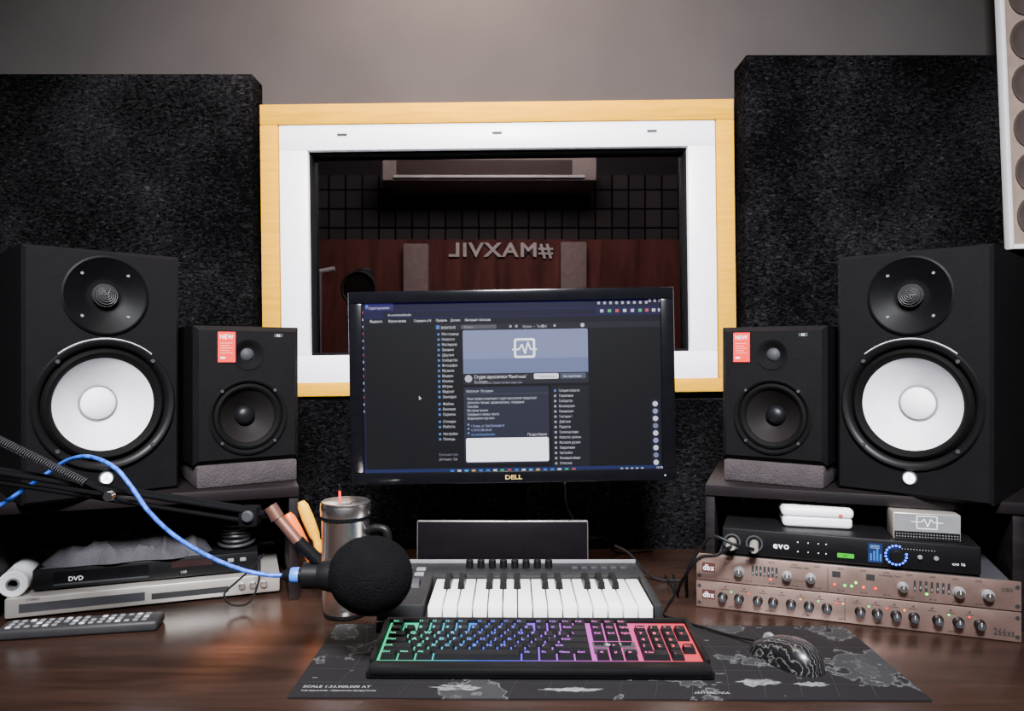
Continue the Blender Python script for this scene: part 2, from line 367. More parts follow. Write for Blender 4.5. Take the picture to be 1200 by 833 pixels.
def big_speaker(loc,rz,lab):
    r=root('studio_speaker',lab,'speaker',loc,(0,0,rz),group='large studio monitors')
    w,h,d=.2256,.39,.31; cx=w/2
    cabinet(w,h,d,(0,.319,.062),(0,.1465,.100),CAB).obj('cabinet',r)
    M=T(cx,0,.319)@RX
    m=MB(); m.lathe([(.062,0),(.063,.003),(.060,.004),(.058,.002),(.034,-.006),(.028,-.010),(.024,-.010),(.0,-.010)],pm('tweeter_plate_black',(.0025,.0025,.003),.5,spec=.08),M,n=56)
    for a in range(4):
        an=rad(45+90*a); m.lathe([(0,.0035),(.0020,.0035),(.0026,.001)],GREY,T(cx+.047*math.cos(an),0,.319+.047*math.sin(an))@RX@T(0,0,-.003),n=12)
    m.obj('tweeter_plate',r)
    m=MB(); m.lathe([(0,.006),(.006,.0055),(.012,.003),(.017,-.002),(.019,-.009)],pm('dome_dark',(.013,.012,.013),.6,spec=.15),M,n=32)
    for i in range(5): m.torus(.0035+i*.0035,.0006,TWM,M@T(0,0,.0065-i*i*.00052),n=28,m=5)
    for a in range(6):
        an=a*math.pi/3; m.tube([(.001*math.cos(an),.001*math.sin(an),.007),(.010*math.cos(an),.010*math.sin(an),.0045),(.0185*math.cos(an),.0185*math.sin(an),-.006)],.0006,TWM,M=M,n=5)
    m.obj('tweeter_dome',r)
    M=T(cx,0,.1465)@RX
    m=MB(); m.lathe([(.1035,-.001),(.1040,.004),(.1015,.0065),(.097,.006),(.092,.002),(.090,-.004)],BLK,M,n=72)
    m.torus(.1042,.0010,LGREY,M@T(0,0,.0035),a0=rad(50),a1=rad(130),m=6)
    for a in range(4):
        an=rad(45+90*a); m.lathe([(0,.008),(.003,.008),(.0035,.005)],GREYD,T(cx+.0965*math.cos(an),0,.1465+.0965*math.sin(an))@RX,n=12)
    m.obj('woofer_ring',r)
    MB().lathe([(.090,-.006),(.087,.001),(.0825,.0035),(.078,.001),(.0735,-.006)],RUB,M,n=72).obj('woofer_surround',r)
    MB().lathe([(.0745,-.0055),(.066,-.014),(.052,-.026),(.038,-.038),(.026,-.046)],CONE,M,n=72).obj('woofer_cone',r)
    m=MB(); m.lathe([(.0265,-.043),(.0250,-.038),(.018,-.033),(.009,-.030),(0,-.029)],CAPM,M,n=40); m.torus(.0275,.0018,GREY,M@T(0,0,-.0425),m=6); m.obj('dust_cap',r)
    m=MB(); M=T(cx,0,.0300)@RX; ez=.030
    m.cyl(.0115,0,.003,GREYD,M,ch=.001); m.disc(cx,ez,.0088,-.0034,EMB)
    for a in(90,210,330):
        an=rad(a); m.line([(cx,ez),(cx+.007*math.cos(an),ez+.007*math.sin(an))],.0009,-.0037,GREY)
    m.torus(.0088,.0007,LGREY,T(cx,-.0034,ez)@RX,n=32,m=6)
    m.obj('lit_emblem',r)
    return r
q4=rad(44)
big_speaker((-.562-.2256*math.cos(q4),1.25-.2256*math.sin(q4),ZT),q4,'large black studio speaker with white woofer cone beside boom arm')
big_speaker((.549,1.25,ZT),-q4,'large black studio speaker with white woofer cone above rack gear')
# ---------------------------------------------------------------- small speakers
def small_speaker(loc,rz,lab):
    fpd=MB(); fpd.box(.004,.174,-.002,.19,0,.038,FOAM,.004).obj('foam_pad',label='grey foam isolation pad under small speaker',cat='speaker pad',loc=(loc[0],loc[1],ZT),rot=(0,0,rz),group='speaker isolation pads')
    r=root('compact_speaker',lab,'speaker',loc,(0,0,rz),group='small studio monitors')
    w,h,d=.178,.236,.19; cx=w/2; tz,wz=.187,.080
    cabinet(w,h,d,(0,tz,.026),(0,wz,.063),pm('small_cab',(.0038,.0034,.004),.55,bump=.1,spec=.08),c=.008).obj('cabinet',r)
    m=MB(); M=T(cx,0,tz)@RX
    m.lathe([(.0262,0),(.0265,.0012),(.0245,.001),(.017,-.005),(.0125,-.008),(.0,-.008)],BLKM,M,n=48); m.obj('tweeter_waveguide',r)
    MB().lathe([(.0125,-.010),(.011,-.007),(.006,-.004),(0,-.003)],GREYD,M,n=32).obj('tweeter_dome',r)
    M=T(cx,0,wz)@RX
    m=MB(); m.lathe([(.066,-.0005),(.0665,.003),(.063,.0045),(.060,.003),(.058,-.002)],BLKM,M,n=64)
    for a in range(4):
        an=rad(45+90*a); m.lathe([(0,.0055),(.0025,.0055),(.003,.003)],GREYD,T(cx+.0628*math.cos(an),0,wz+.0628*math.sin(an))@RX,n=10)
    m.obj('woofer_ring',r)
    MB().lathe([(.0585,-.003),(.056,.001),(.052,.002),(.048,.000),(.0455,-.004)],RUB,M,n=64).obj('woofer_surround',r)
    MB().lathe([(.0455,-.004),(.036,-.012),(.026,-.020),(.017,-.026)],pm('dark_cone',(.0075,.0062,.0065),.6,bump=.1,spec=.08),M,n=64).obj('woofer_cone',r)
    MB().lathe([(.0178,-.026),(.016,-.020),(.010,-.0155),(0,-.014)],pm('soft_cap',(.004,.004,.005),.4,spec=.2),M,n=40).obj('dust_cap',r)
    m=MB(); m.rect(w-.045,w-.030,h-.018,h-.012,-.0006,GREYD); m.text('R2',.004,w-.0375,h-.017,-.0008,WINK,'C'); m.obj('badge',r,recalc=False)
    m=MB(); x0=.038 if loc[0]<0 else .022; z1=h-.010
    m.box(x0,x0+.029,-.0016,-.0006,z1-.052,z1,RED,0); m.text('NEW',.0075,x0+.0145,z1-.012,-.0019,WINK,'C',width=.022,bold=.01)
    for i in range(5): m.rect(x0+.004,x0+.024-(i%2)*.005,z1-.020-i*.0042,z1-.0188-i*.0042,-.0019,pm('tag_print',(.7,.25,.2),.6,var=0))
    m.rect(x0+.004,x0+.012,z1-.046,z1-.043,-.0019,WINK)
    m.obj('red_tag',r,label='red NEW sticker',recalc=False)
q3=rad(34)
small_speaker((-.384-.178*math.cos(q3),1.335-.178*math.sin(q3),ZT+.0385),q3,'small black speaker with red tag standing on foam pad')
small_speaker((.378,1.335,ZT+.0385),-q3,'small black speaker with red tag standing on foam pad')
# ---------------------------------------------------------------- monitor
D=1.279; q=D/F
mo=root('computer_monitor','black widescreen monitor showing a dark web page','monitor',(0,1.42,DZ))
MB().box(-.12,.12,-.02,.15,0,.012,BLKM,.004).obj('stand_base',mo)
MB().box(-.03,.03,.03,.05,.012,.40,BLKM,.004).box(-.03,.03,-.085,.05,.33,.39,BLKM,.004).obj('stand_neck',mo)
pc=W(600.3,452.3,D)
pan=root('display',None,None,(pc.x,D-1.42,pc.z-DZ),(0,rad(-0.95),0),parent=mo)
hw,hh=191*q,113.5*q
def frame_loop(m,X,Z,x,z0,z1,y,mat): 
    m.box(-X,X,y,y+.02,z1,Z,mat,.002); m.box(-X,X,y,y+.02,-Z,z0,mat,.002); m.box(-X,-x,y,y+.02,z0,z1,mat,.002); m.box(x,X,y,y+.02,z0,z1,mat,.002)
GOLD=pm('gold_print',(.75,.50,.15),.4,.3,.3)
m=MB(); frame_loop(m,hw,hh,hw-16*q,-hh+14*q,hh-14*q,0,BLKG); m.text('DELL',.0075,0,-hh+.0065,-.0006,GOLD,'C',width=.029); m.disc(hw-.02,-hh+.009,.0014,-.0006,em(220,220,255,2),n=12)
m.obj('bezel',pan)
m=MB(); m.box(-hw+.003,hw-.003,.012,.045,-hh+.003,hh-.003,BLK,.006); m.obj('back_shell',pan)
# screen picture
def SX(u): return (u-600.3)*q
def SZ(v): return -(v-452.3)*q
m=MB(); L0=.0048
def R(u0,v0,u1,v1,c,l=1,s=1.0): m.rect(SX(u0),SX(u1),SZ(v1),SZ(v0),L0-l*.00015,em(*c,s))
def RR_(u0,v0,u1,v1,c,l=1,s=1.0,r=1.6): m.rrect(SX(u0),SX(u1),SZ(v1),SZ(v0),r*q,L0-l*.00015,em(*c,s))
def Tt(t,px,u,v,c,l=3,al='L',w=None): m.text(t,px*.84*q,SX(u),SZ(v),L0-l*.00015,em(*c,1.2),al,width=None if w is None else w*.93*q,bold=-.006)
R(422,352,780,556,(9,8,22),0)
R(422,352,780,361,(20,15,56)); R(422,361,780,371,(26,20,74)); R(428,353,462,361,(48,42,108),2)
Tt('Студия звукозаписи',3.4,433,359.5,(225,225,240),w=26); R(429.5,354.5,432,358.5,(90,140,240),3)
R(450,362.6,700,369.5,(17,13,50),2)
Tt('vk.com/maxvilstudio',3.6,455,368,(230,230,245),w=30)
for i,(t,a,b_) in enumerate([('Яндекс',434,450),('Музыка онлайн',456,478),('Сохранить в VK',486,508),('Профиль',512,526),('Доставка',529,541),('Интернет магазин',546,578)]):
    Tt(t,3.6,a,375.3,(235,235,245),w=b_-a)
for u in range(702,760,7): R(u,355,u+3,358,(200,200,220),3)
for u in(764,770,776): R(u-2,353.6,u+1,356.4,(170,170,190),3)
for i,u in enumerate((705,714,723,732,741,750,758,766,773)): R(u,364,u+4,367.6,[(210,210,225),(90,200,120),(220,90,90),(230,230,240)][i%4],3)
R(422,371,780,378.5,(12,10,34)); 
R(422,352,428,556,(22,19,54),2)
for i in range(15): R(423.6,362+i*8.3,426.2,364.6+i*8.3,[(220,80,90),(230,230,240),(200,200,220)][i%3],3)
R(510,378.5,780,385.5,(36,36,46)); R(512,379.8,516,384,(70,130,230),3); Tt('ВКОНТАКТЕ',3.4,518,384,(235,235,240),w=18)
RR_(541,379.8,583,384.5,(90,90,100),2); Tt('Поиск',3,545,383.6,(170,170,180))
Tt('Музыка  —  Текущий',3.6,614,384,(190,190,200),w=30)
for u in(598,605,636,650): R(u,380.8,u+2.6,383.4,(190,190,200),3)
m.disc(SX(684),SZ(382),2.4*q,L0-.0004,em(220,220,225)); 
menu=['Моя страница','Новости','Мессенджер','Звонки','Друзья','Сообщества','Фотографии','Музыка','Видео','Клипы','Игры','Маркет','Закладки','Файлы','Реклама','Сервисы','Стикеры','Работа','Настройки','Помощь']
y=391.5
for i,t in enumerate(menu):
    R(513.2,y-2.6,515.8,y,(85,140,225),3); Tt(t,3.8,518.5,y,(215,215,225),w=8+len(t)*1.1); y+=6.15
    if i in(12,15,17): y+=2.2
Tt('Музыкальная студия',3.4,513,533,(130,130,145),w=24); Tt('Для бизнеса   Ещё',3.4,513,538.5,(170,170,180),w=23)
# cover
CV=(140,150,196)
RR_(543,386,690,440,CV,1,r=2); R(543,420,690,437,(120,130,176),2)
WE=em(252,252,255,1.8); BE=em(*CV)
m.rrect(SX(603),SX(628),SZ(419.5),SZ(396.5),3*q,L0-.00045,WE); m.rrect(SX(605.6),SX(625.4),SZ(417),SZ(399),2*q,L0-.0006,BE)
m.line([(SX(a),SZ(b_)) for a,b_ in((601,409.5),(609,409.5),(612.5,403.5),(616,414.5),(619.5,401),(622.5,409.5),(630,409.5))],1.7*q,L0-.0008,WE)
R(543,437,690,450,(44,44,54),3); m.disc(SX(549),SZ(443),4.3*q,L0-.0006,em(205,208,225)); 
Tt("Студия звукозаписи 'Maxvil music'",4.8,556,443,(245,245,250),w=66,l=4); Tt('В г. Казани',3.6,556,448,(190,190,200),w=16,l=4)
RR_(626,438,655,444.5,(238,240,250),4,1.3); Tt('Написать',3.2,633,443,(40,40,60),5); RR_(657,438,687,444.5,(88,96,120),4); Tt('Вы подписаны',3.2,661,443,(230,230,240),5,w=22)
Tt('Реклама, Звукозапись, Сведение и мастеринг, аренда студии',3.4,556,449.3,(150,150,165),w=60,l=4)
RR_(543,453,643,543,(46,48,66),1,r=2.5); RR_(646,453,690,556,(30,30,40),1)
Tt('Информация   Обсуждения',3.6,546,459,(200,205,220),w=34)
R(543,461,643,461.5,(80,82,98),2)
for i,(t,w) in enumerate([('Наша профессиональная студия звукозаписи предлагает',88),('записать песню, аранжировку, сведение',72),('Запись вокала:',14),('Мастеринг музыки',26),('Сведение и запись текста',40),('Аранжировка под ключ',34)]):
    Tt(t,3.7,547,468+i*4.6,(205,208,222),w=w)
Tt('г. Казань, ул. Лево-Булачная 24',3.6,551,500,(160,175,220),w=42); Tt('+7 (917) 000-00-00',3.6,551,505,(160,175,220),w=26)
Tt('vk.com/maxvilstudio',3.6,551,510,(110,160,235),w=30); Tt('Подробнее',3.6,640,511,(215,215,225),al='R')
for v in(497,502,507): m.disc(SX(548),SZ(v),1.2*q,L0-.0004,em(110,160,235))
RR_(545,513,642,541,(240,243,254),3,2.2,r=2)
y=460
for t,w in[('Сообщения сообщества',26),('Управление',18),('Сообщество',17),('Рекламировать',20),('Комментарии',18),('Участники 1',16),('Действия',14),('Подкасты',14),('Ссылки на видео',24),('Новости, релизы',27),('Рассказать друзьям',26),('Уведомления',19),('Настройки',16),('Рекламный кабинет',26),('Статистика',15),('Мини-приложения',25)]:
    R(649.2,y-2.6,651.8,y,(90,140,225) if y<462 else(170,175,190),3); Tt(t,3.7,655,y,(205,208,220),w=w); y+=6.1
R(763,470,773,552,(26,24,50),1)
for i in range(9): m.disc(SX(768),SZ(476+i*8.6),3.1*q,L0-.0004,em(*[(235,235,245),(150,160,200),(235,235,245),(120,130,160)][i%4]),n=18)
R(422,548,780,557,(34,46,96),5)
Tt('9',3.4,424,555,(235,235,245),7)
for i in range(18):
    R(526+i*8.4,549.8,530.4+i*8.4,554.4,[(60,130,235),(235,235,245),(80,190,235),(240,190,70),(60,130,235),(60,130,235),(230,240,250),(70,190,110),(200,90,90)][i%9],7)
for i in range(5): R(726+i*6,550.5,729+i*6,553.6,(210,215,235),7)
Tt('18:38',3,772,552,(235,235,245),7,al='C'); Tt('21.11.2022',2.6,772,555.4,(235,235,245),7,al='C')
m.add([(SX(490.5),L0-.0011,SZ(462)),(SX(490.5),L0-.0011,SZ(467)),(SX(493.5),L0-.0011,SZ(465.5))],[(0,1,2)],em(240,240,240))
m.obj('screen',pan,label='lit screen with dark social network page',recalc=False)
# ---------------------------------------------------------------- slab behind piano keys
tb=root('tablet','black glossy slab with silver rim standing behind piano keyboard','tablet',(W(488,600,1.362).x,1.362,DZ),(rad(-3),0,0))
MB().box(0,.317,0,.010,0,.115,pm('rim_metal',(.25,.24,.24),.4,.8),.003).obj('body',tb)
MB().box(.002,.315,-.0012,.002,.002,.1128,pm('slab_glass',(.004,.003,.004),.3,spec=.12),.001).obj('glass',tb)
# ---------------------------------------------------------------- piano keyboard
pk=root('piano_keyboard','black compact music keyboard with white and black piano keys','music keyboard',(-.205,1.112,DZ))
PW=.433; PD=.232
PBODY=pm('piano_body',(.010,.010,.011),.55,spec=.25)
m=MB()
m.box(0,PW,0,.010,0,.020,PBODY,.003); m.box(0,.070,.006,PD,0,.044,PBODY,.003); m.box(.422,PW,.006,PD,0,.044,PBODY,.003)
m.box(.068,.424,.008,PD,0,.016,PBODY); m.box(.068,.424,.152,PD,.016,.044,PBODY,.002)
m.box(0.004,PW-.004,PD-.004,PD,.040,.050,GREY,.001)
m.obj('body',pk)
kw=.344/15; kx0=.0760
for i in range(15):
    MB().box(kx0+i*kw+.0009,kx0+(i+1)*kw-.0009,.011,.150,.018,.039,WKEY,.0016).obj('white_key',pk)
for i in range(15):
    if i%7 in(0,1,3,4,5) and i<14:
        x=kx0+(i+1)*kw; MB().frus(x-.0062,x+.0062,.094,.151,.038,.050,.0015,BLK).obj('black_key',pk)
for i in range(8): MB().cyl(.0065,.044,.058,BLK,T(.13+i*.020,.200,0),n=20,ch=.001).obj('control_knob',pk)
for i in range(2): MB().lathe([(0,-.006),(.017,-.006),(.017,.006),(0,.006)],GREYD,T(.022+i*.026,.10,.038)@Matrix.Rotation(math.pi/2,4,'Y'),n=24).obj('pitch_wheel',pk)
for i in range(6): MB().box(.31+i*.017,.321+i*.017,.190,.202,.043,.047,GREYD,.001).obj('button',pk)
for i in range(2):
    for j in range(2): MB().box(.014+i*.024,.030+i*.024,.150+j*.03,.164+j*.03,.043,.047,GREY,.001).obj('button',pk)
# ---------------------------------------------------------------- mouse pad
def pad_mat():
    m=bpy.data.materials.new('map_print'); m.use_nodes=True; nt=m.node_tree; b=nt.nodes['Principled BSDF']
    tc=nt.nodes.new('ShaderNodeTexCoord'); n=nt.nodes.new('ShaderNodeTexNoise'); n.inputs['Scale'].default_value=7; n.inputs['Detail'].default_value=10; n.inputs['Roughness'].default_value=.58
    nt.links.new(tc.outputs['Object'],n.inputs['Vector'])
    r=ramp(nt,[(0,(.009,.0085,.009)),(.545,(.011,.010,.011)),(.550,(.11,.11,.11)),(.556,(.024,.024,.025)),(.62,(.027,.027,.028)),(.624,(.08,.08,.08)),(.629,(.030,.030,.031)),(.68,(.032,.032,.033)),(.72,(.04,.04,.04))])
    nt.links.new(n.outputs['Fac'],r.inputs['Fac']); nt.links.new(r.outputs['Color'],b.inputs['Base Color'])
    b.inputs['Roughness'].default_value=.85; b.inputs['Specular IOR Level'].default_value=.1; return m
PM=pad_mat()
mp_=root('mouse_pad','large dark desk mat printed with grey world map','mouse pad',(-.275,.905,DZ),(0,0,rad(-.6)))
m=MB(); m.box(0,.785,0,.245,0,.003,PM,.001); m.obj('mat',mp_)
m=MB()
for i in range(1,17):
    pts=[(i*.045+.02*math.sin(j/8*3.1),.004+j*.03) for j in range(9)]
    for a,b_ in zip(pts,pts[1:]): m.add([(a[0],a[1],.0032),(a[0]+.0004,a[1],.0032),(b_[0]+.0004,b_[1],.0032),(b_[0],b_[1],.0032)],[(0,1,2,3)],GREYD)
for j in range(1,6): m.add([(.004,j*.04,.0032),(.78,j*.04,.0032),(.78,j*.04+.0005,.0032),(.004,j*.04+.0005,.0032)],[(0,1,2,3)],GREYD)
random.seed(9)
for i in range(46):
    m.text(random.choice(['Honolulu','Lima','Tahiti','Oslo','Dakar','Perth','Suva','Quito','Havana','Cairo','Apia']),.0022,random.uniform(.01,.74),random.uniform(.035,.235),.0034,GINK,flat=True)
m.text('SCALE 1:33,000,000 AT',.0062,.012,.024,.0034,GINK,flat=True); m.text('THE EQUATOR - MERCATOR PROJECTION',.0035,.012,.014,.0034,GINK,flat=True)
m.text('ANTARCTICA',.005,.50,.012,.0034,GINK,flat=True); m.text('SOUTH PACIFIC OCEAN',.0035,.62,.10,.0034,GINK,flat=True)
def blob(cx,cy,rx,ry,mat,seed):
    n=60; m.add([(cx+rx*(1+.5*noise.noise(Vector((seed,math.cos(a*.10472)*3,math.sin(a*.10472)*3))))*math.cos(a*.10472),cy+ry*(1+.9*noise.noise(Vector((seed+5,math.cos(a*.10472)*4,math.sin(a*.10472)*4))))*math.sin(a*.10472),.0033) for a in range(n)],[tuple(range(n))],mat)
LAND=pm('map_land',(.14,.14,.145),.9,var=.6,scale=90,spec=.1)
blob(.59,.045,.026,.009,LAND,3); blob(.655,.040,.020,.006,LAND,9); blob(.205,.026,.03,.007,LAND,7); blob(.35,.022,.035,.005,LAND,12)
m.obj('map_print',mp_,recalc=False)
# ---------------------------------------------------------------- computer keyboard
KW=.449; KD=.152
kb=root('computer_keyboard','black computer keyboard with rainbow backlit keys','keyboard',(-.1885,.951,DZ+.0045),(rad(4.5),0,rad(-.5)))
def grad(name,s):
    m=bpy.data.materials.new(name); m.use_nodes=True; nt=m.node_tree; b=nt.nodes['Principled BSDF']
    tc=nt.nodes.new('ShaderNodeTexCoord'); sp=nt.nodes.new('ShaderNodeSeparateXYZ'); mr=nt.nodes.new('ShaderNodeMapRange'); mr.inputs['From Max'].default_value=KW
    nt.links.new(tc.outputs['Object'],sp.inputs[0]); nt.links.new(sp.outputs[0],mr.inputs[0])
    r=ramp(nt,[(0,(.0,.60,.22)),(.13,(.0,.70,.38)),(.22,(.0,.5,.8)),(.32,(.02,.10,1)),(.43,(.10,.08,1)),(.53,(.40,.06,.95)),(.66,(.75,.06,.70)),(.77,(.90,.06,.42)),(.88,(.95,.04,.12)),(1,(1,.02,.03))])
    nt.links.new(mr.outputs[0],r.inputs[0]); nt.links.new(r.outputs[0],b.inputs['Emission Color']); b.inputs['Emission Strength'].default_value=s
    b.inputs['Base Color'].default_value=(.01,.01,.01,1); return m
GP=grad('backlight_plate',1.5); GL=grad('backlight_legend',4.0)
m=MB(); m.box(0,KW,0,KD,0,.010,BLK,.003); m.box(.004,KW-.004,-.002,.024,.004,.014,BLK,.004); m.box(0.002,KW-.002,KD-.010,KD,.006,.016,BLK,.003)
m.box(0,.008,.024,KD-.006,.008,.015,BLK,.002); m.box(KW-.008,KW,.024,KD-.006,.008,.015,BLK,.002)
m.obj('body',kb)
for x in(.03,KW-.06): MB().box(x,x+.03,KD-.022,KD-.012,-.0125,.002,BLK).obj('flip_foot',kb)
MB().box(.009,KW-.009,.026,KD-.011,.0101,.0106,GP).obj('backlight_plate',kb)
U=(KW-.024)/22.5; X0=.012; RY=.0186; Y0=.0275
rows=[[(0,1.25,'Ctrl'),(1.25,1.25,'Win'),(2.5,1.25,'Alt'),(3.75,6.25,''),(10,1.25,'Alt'),(11.25,1.25,'Fn'),(12.5,1.25,'Menu'),(13.75,1.25,'Ctrl'),(15.25,1,'<'),(16.25,1,'v'),(17.25,1,'>'),(18.5,2,'0 Ins'),(20.5,1,'.')],
[(0,2.25,'Shift')]+[(2.25+i,1,c) for i,c in enumerate('ZXCVBNM,./')]+[(12.25,2.75,'Shift'),(16.25,1,'^')]+[(18.5+i,1,c) for i,c in enumerate('123')]+[(21.5,1,'Ent')],
[(0,1.75,'Caps')]+[(1.75+i,1,c) for i,c in enumerate("ASDFGHJKL;'")]+[(12.75,2.25,'Enter')]+[(18.5+i,1,c) for i,c in enumerate('456')],
[(0,1.5,'Tab')]+[(1.5+i,1,c) for i,c in enumerate('QWERTYUIOP[]')]+[(13.5,1.5,'\\')]+[(15.25,1,'Del'),(16.25,1,'End'),(17.25,1,'PgDn')]+[(18.5+i,1,c) for i,c in enumerate('789+')],
[(i,1,c) for i,c in enumerate('`1234567890-=')]+[(13,2,'Back')]+[(15.25,1,'Ins'),(16.25,1,'Hm'),(17.25,1,'PgUp')]+[(18.5+i,1,c) for i,c in enumerate(['Num','/','*','-'])],
[(0,1,'Esc')]+[(2+i,1,'F%d'%(i+1)) for i in range(4)]+[(6.5+i,1,'F%d'%(i+5)) for i in range(4)]+[(11+i,1,'F%d'%(i+9)) for i in range(4)]+[(15.25,1,'Prt'),(16.25,1,'Scr'),(17.25,1,'Brk')]]
KEYM=pm('keycap',(.006,.006,.007),.45,spec=.18); cache={}; cnt=0; rest=MB(); leg=MB(); KT=.0185
for r_,row in enumerate(rows):
    for (x,w,t) in row:
        px=X0+x*U; py=Y0+r_*RY; cnt+=1
        if cnt<=100:
            if w not in cache:
                o=MB().frus(.0010,w*U-.0010,.0010,RY-.0010,0,KT-.0108,.0022,KEYM).obj('key',kb,loc=(px,py,.0108)); cache[w]=o
            else:
                o=cache[w].copy(); bpy.context.scene.collection.objects.link(o); o.parent=kb; o.location=(px,py,.0108)
        else: rest.frus(px+.0010,px+w*U-.0010,py+.0010,py+RY-.0010,.0108,KT,.0022,KEYM)
        if t:
            if len(t)==1: leg.text(t,.0068,px+.0050,py+.0060,KT+.0002,GL,flat=True)
            else: leg.text(t,.0044,px+.0034,py+.0072,KT+.0002,GL,flat=True)
leg.text('DEXP',.0062,X0+16.75*U,Y0+2*RY+.006,.0112,WINK,'C',flat=True)
m=MB(); m.box(X0+15.2*U,X0+18.3*U,Y0+2*RY+.001,Y0+3*RY-.001,.0106,.011,BLKG); m.box(X0+15.2*U,X0+16.2*U,Y0+RY+.001,Y0+2*RY-.001,.0106,.011,BLKG); m.box(X0+17.3*U,X0+18.3*U,Y0+RY+.001,Y0+2*RY-.001,.0106,.011,BLKG);m.obj('brand_plate',kb)
leg.obj('key_legend',kb,recalc=False)
rest.obj('key_bank',kb,kind='stuff')
# ---------------------------------------------------------------- mouse
def mouse_mat():
    m=bpy.data.materials.new('crackle_gloss'); m.use_nodes=True; nt=m.node_tree; b=nt.nodes['Principled BSDF']
    tc=nt.nodes.new('ShaderNodeTexCoord'); v=nt.nodes.new('ShaderNodeTexWave'); v.inputs['Scale'].default_value=60; v.inputs['Distortion'].default_value=12; v.inputs['Detail'].default_value=4
    nt.links.new(tc.outputs['Object'],v.inputs['Vector']); r=ramp(nt,[(0,(.005,.005,.006)),(.78,(.006,.006,.007)),(.94,(.035,.032,.030)),(1,(.10,.093,.088))]); nt.links.new(v.outputs['Fac'],r.inputs[0]); nt.links.new(r.outputs[0],b.inputs['Base Color'])
    b.inputs['Roughness'].default_value=.28; b.inputs['Specular IOR Level'].default_value=.5; return m
MA=rad(30)
mm=root('computer_mouse','black wired mouse with fine wavy pattern on the mat','mouse',(.374,1.010,DZ+.003),(0,0,MA))
mm.scale=(.93,.93,.93)
def mshell(s0,base=0):
    vs=[];fs=[];n=40;K=10
    for j in range(K):
        t=j/K*math.pi/2; c=math.cos(t)**.75; s_=math.sin(t)**.9
        for i in range(n):
            a=2*math.pi*i/n; wst=1-.10*math.exp(-((math.sin(a)-.1)/.35)**2)
            x=.033*s0*c*math.copysign(abs(math.cos(a))**.85,math.cos(a))*wst; yy=.060*s0*c*math.copysign(abs(math.sin(a))**.9,math.sin(a))
            hh_=.036*s0*(1-.30*(yy/.06)-.15*(yy/.06)**2); vs.append((x,yy,base+hh_*s_))
    vs.append((0,-.004,base+.0365*s0)); top=len(vs)-1
    for j in range(K-1):
        for i in range(n):
            i2=(i+1)%n; fs.append((j*n+i,j*n+i2,(j+1)*n+i2,(j+1)*n+i))
    for i in range(n): fs.append(((K-1)*n+i,(K-1)*n+(i+1)%n,top))
    fs.append(tuple(range(n))); return vs,fs
vs,fs=mshell(1); MB().add(vs,fs,mouse_mat()).obj('shell',mm,ang=60)
MB().lathe([(0,-.004),(.010,-.004),(.0115,-.002),(.0115,.002),(.010,.004),(0,.004)],GREY,T(0,.030,.0205)@Matrix.Rotation(math.pi/2,4,'Y'),n=24).obj('scroll_wheel',mm)
MB().tube([(0,.058,.008),(0,.05,.0175),(0,.03,.0262),(0,.005,.0345)],.0009,INK,n=6).obj('button_split',mm)
MB().box(-.006,.006,-.012,-.002,.0350,.0372,GREYD,.001).obj('mode_button',mm)
Wc=[(.346,1.060,.762),(.325,1.09,.757),(.295,1.12,.757),(.262,1.165,.754),(.245,1.19,.754),(.262,1.24,.754),(.285,1.30,.754),(.29,1.40,.754)]
MB().tube(Wc,.0018,BLK).obj('mouse_cable',mm).matrix_parent_inverse=(T(.374,1.010,DZ+.003)@Matrix.Rotation(MA,4,'Z')@Matrix.Scale(.93,4)).inverted()
# ---------------------------------------------------------------- rack units
RK=frame_of(.3085,1.238,-TH); Ax,Ay=.3085,1.238; ct,st=math.cos(-TH),math.sin(-TH)
def tu(u,ax=Ax,ay=Ay):
    kk=(u-600)/F; return (kk*ay-ax)/(ct-kk*st)
RW=.463
def rack_base(z,lab,dy):
    p=RK(0,0,z); r=root('rack_unit',lab,'audio rack unit',p,(0,0,-TH),group='rack processors')
    MB().box(.035,.450,.004,.20,.0005,.0435,GREYD,.001).obj('chassis',r)
    m=MB(); m.box(0,RW,0,.004,.0006,.0439,RACK,.0008)
    for x in(.005,RW-.005):
        for zz in(.008,.036): m.cyl(.0030,0,.0008,INK,T(x,0,zz)@RX,n=14)
    m.obj('face_plate',r); return r
def knob(x,z,r,h,cap,body=BLK):
    mb=MB(); M=T(x,0,z)@RX
    mb.lathe([(r*1.15,0),(r*1.15,.0015),(r,.002),(r*.92,h-.001),(r*.8,h)],body,M,n=20); mb.lathe([(r*.8,h),(0,h)],cap,M,n=20)
    mb.rect(x-.0004,x+.0004,z,z+r*.9,-h-.0002,WINK); return mb
lo=rack_base(DZ+.0005,'silver rack processor with painted pinkish reflection and a row of black knobs',0)
hi=rack_base(DZ+.0455,'silver rack compressor with painted pinkish reflection, meters and lit buttons',0)
for u in(847,866,888,906,927,948,969,1008,1028,1050,1071,1099,1123,1148):
    knob(tu(u),.021,.0068,.013,GREYD).obj('knob',lo)
m=MB()
BADGE=pm('badge_dark',(.05,.012,.010),.5,var=0)
def logo(m,x,z):
    m.box(x-.0105,x+.0105,-.0006,0,z-.007,z+.008,BADGE); m.text('dbx',.0098,x,z-.0045,-.0009,WINK,'C',width=.018,bold=.01)
logo(m,.020,.022); m.text('266xs',.0105,RW-.009,.008,-.0006,INK,'R',width=.026,bold=.01); 
for u in range(850,1150,22): m.text('dB',.0028,tu(u),.036,-.0006,INK,'C'); m.line([(tu(u)-.006,.0335),(tu(u)+.006,.0335)],.0005,-.0006,INK)
for u in range(858,1150,43): m.text('RATIO',.0026,tu(u),.0045,-.0006,INK,'C')
m.line([(tu(990),.004),(tu(990),.040)],.0008,-.0006,INK)
m.obj('face_printing',lo,recalc=False)
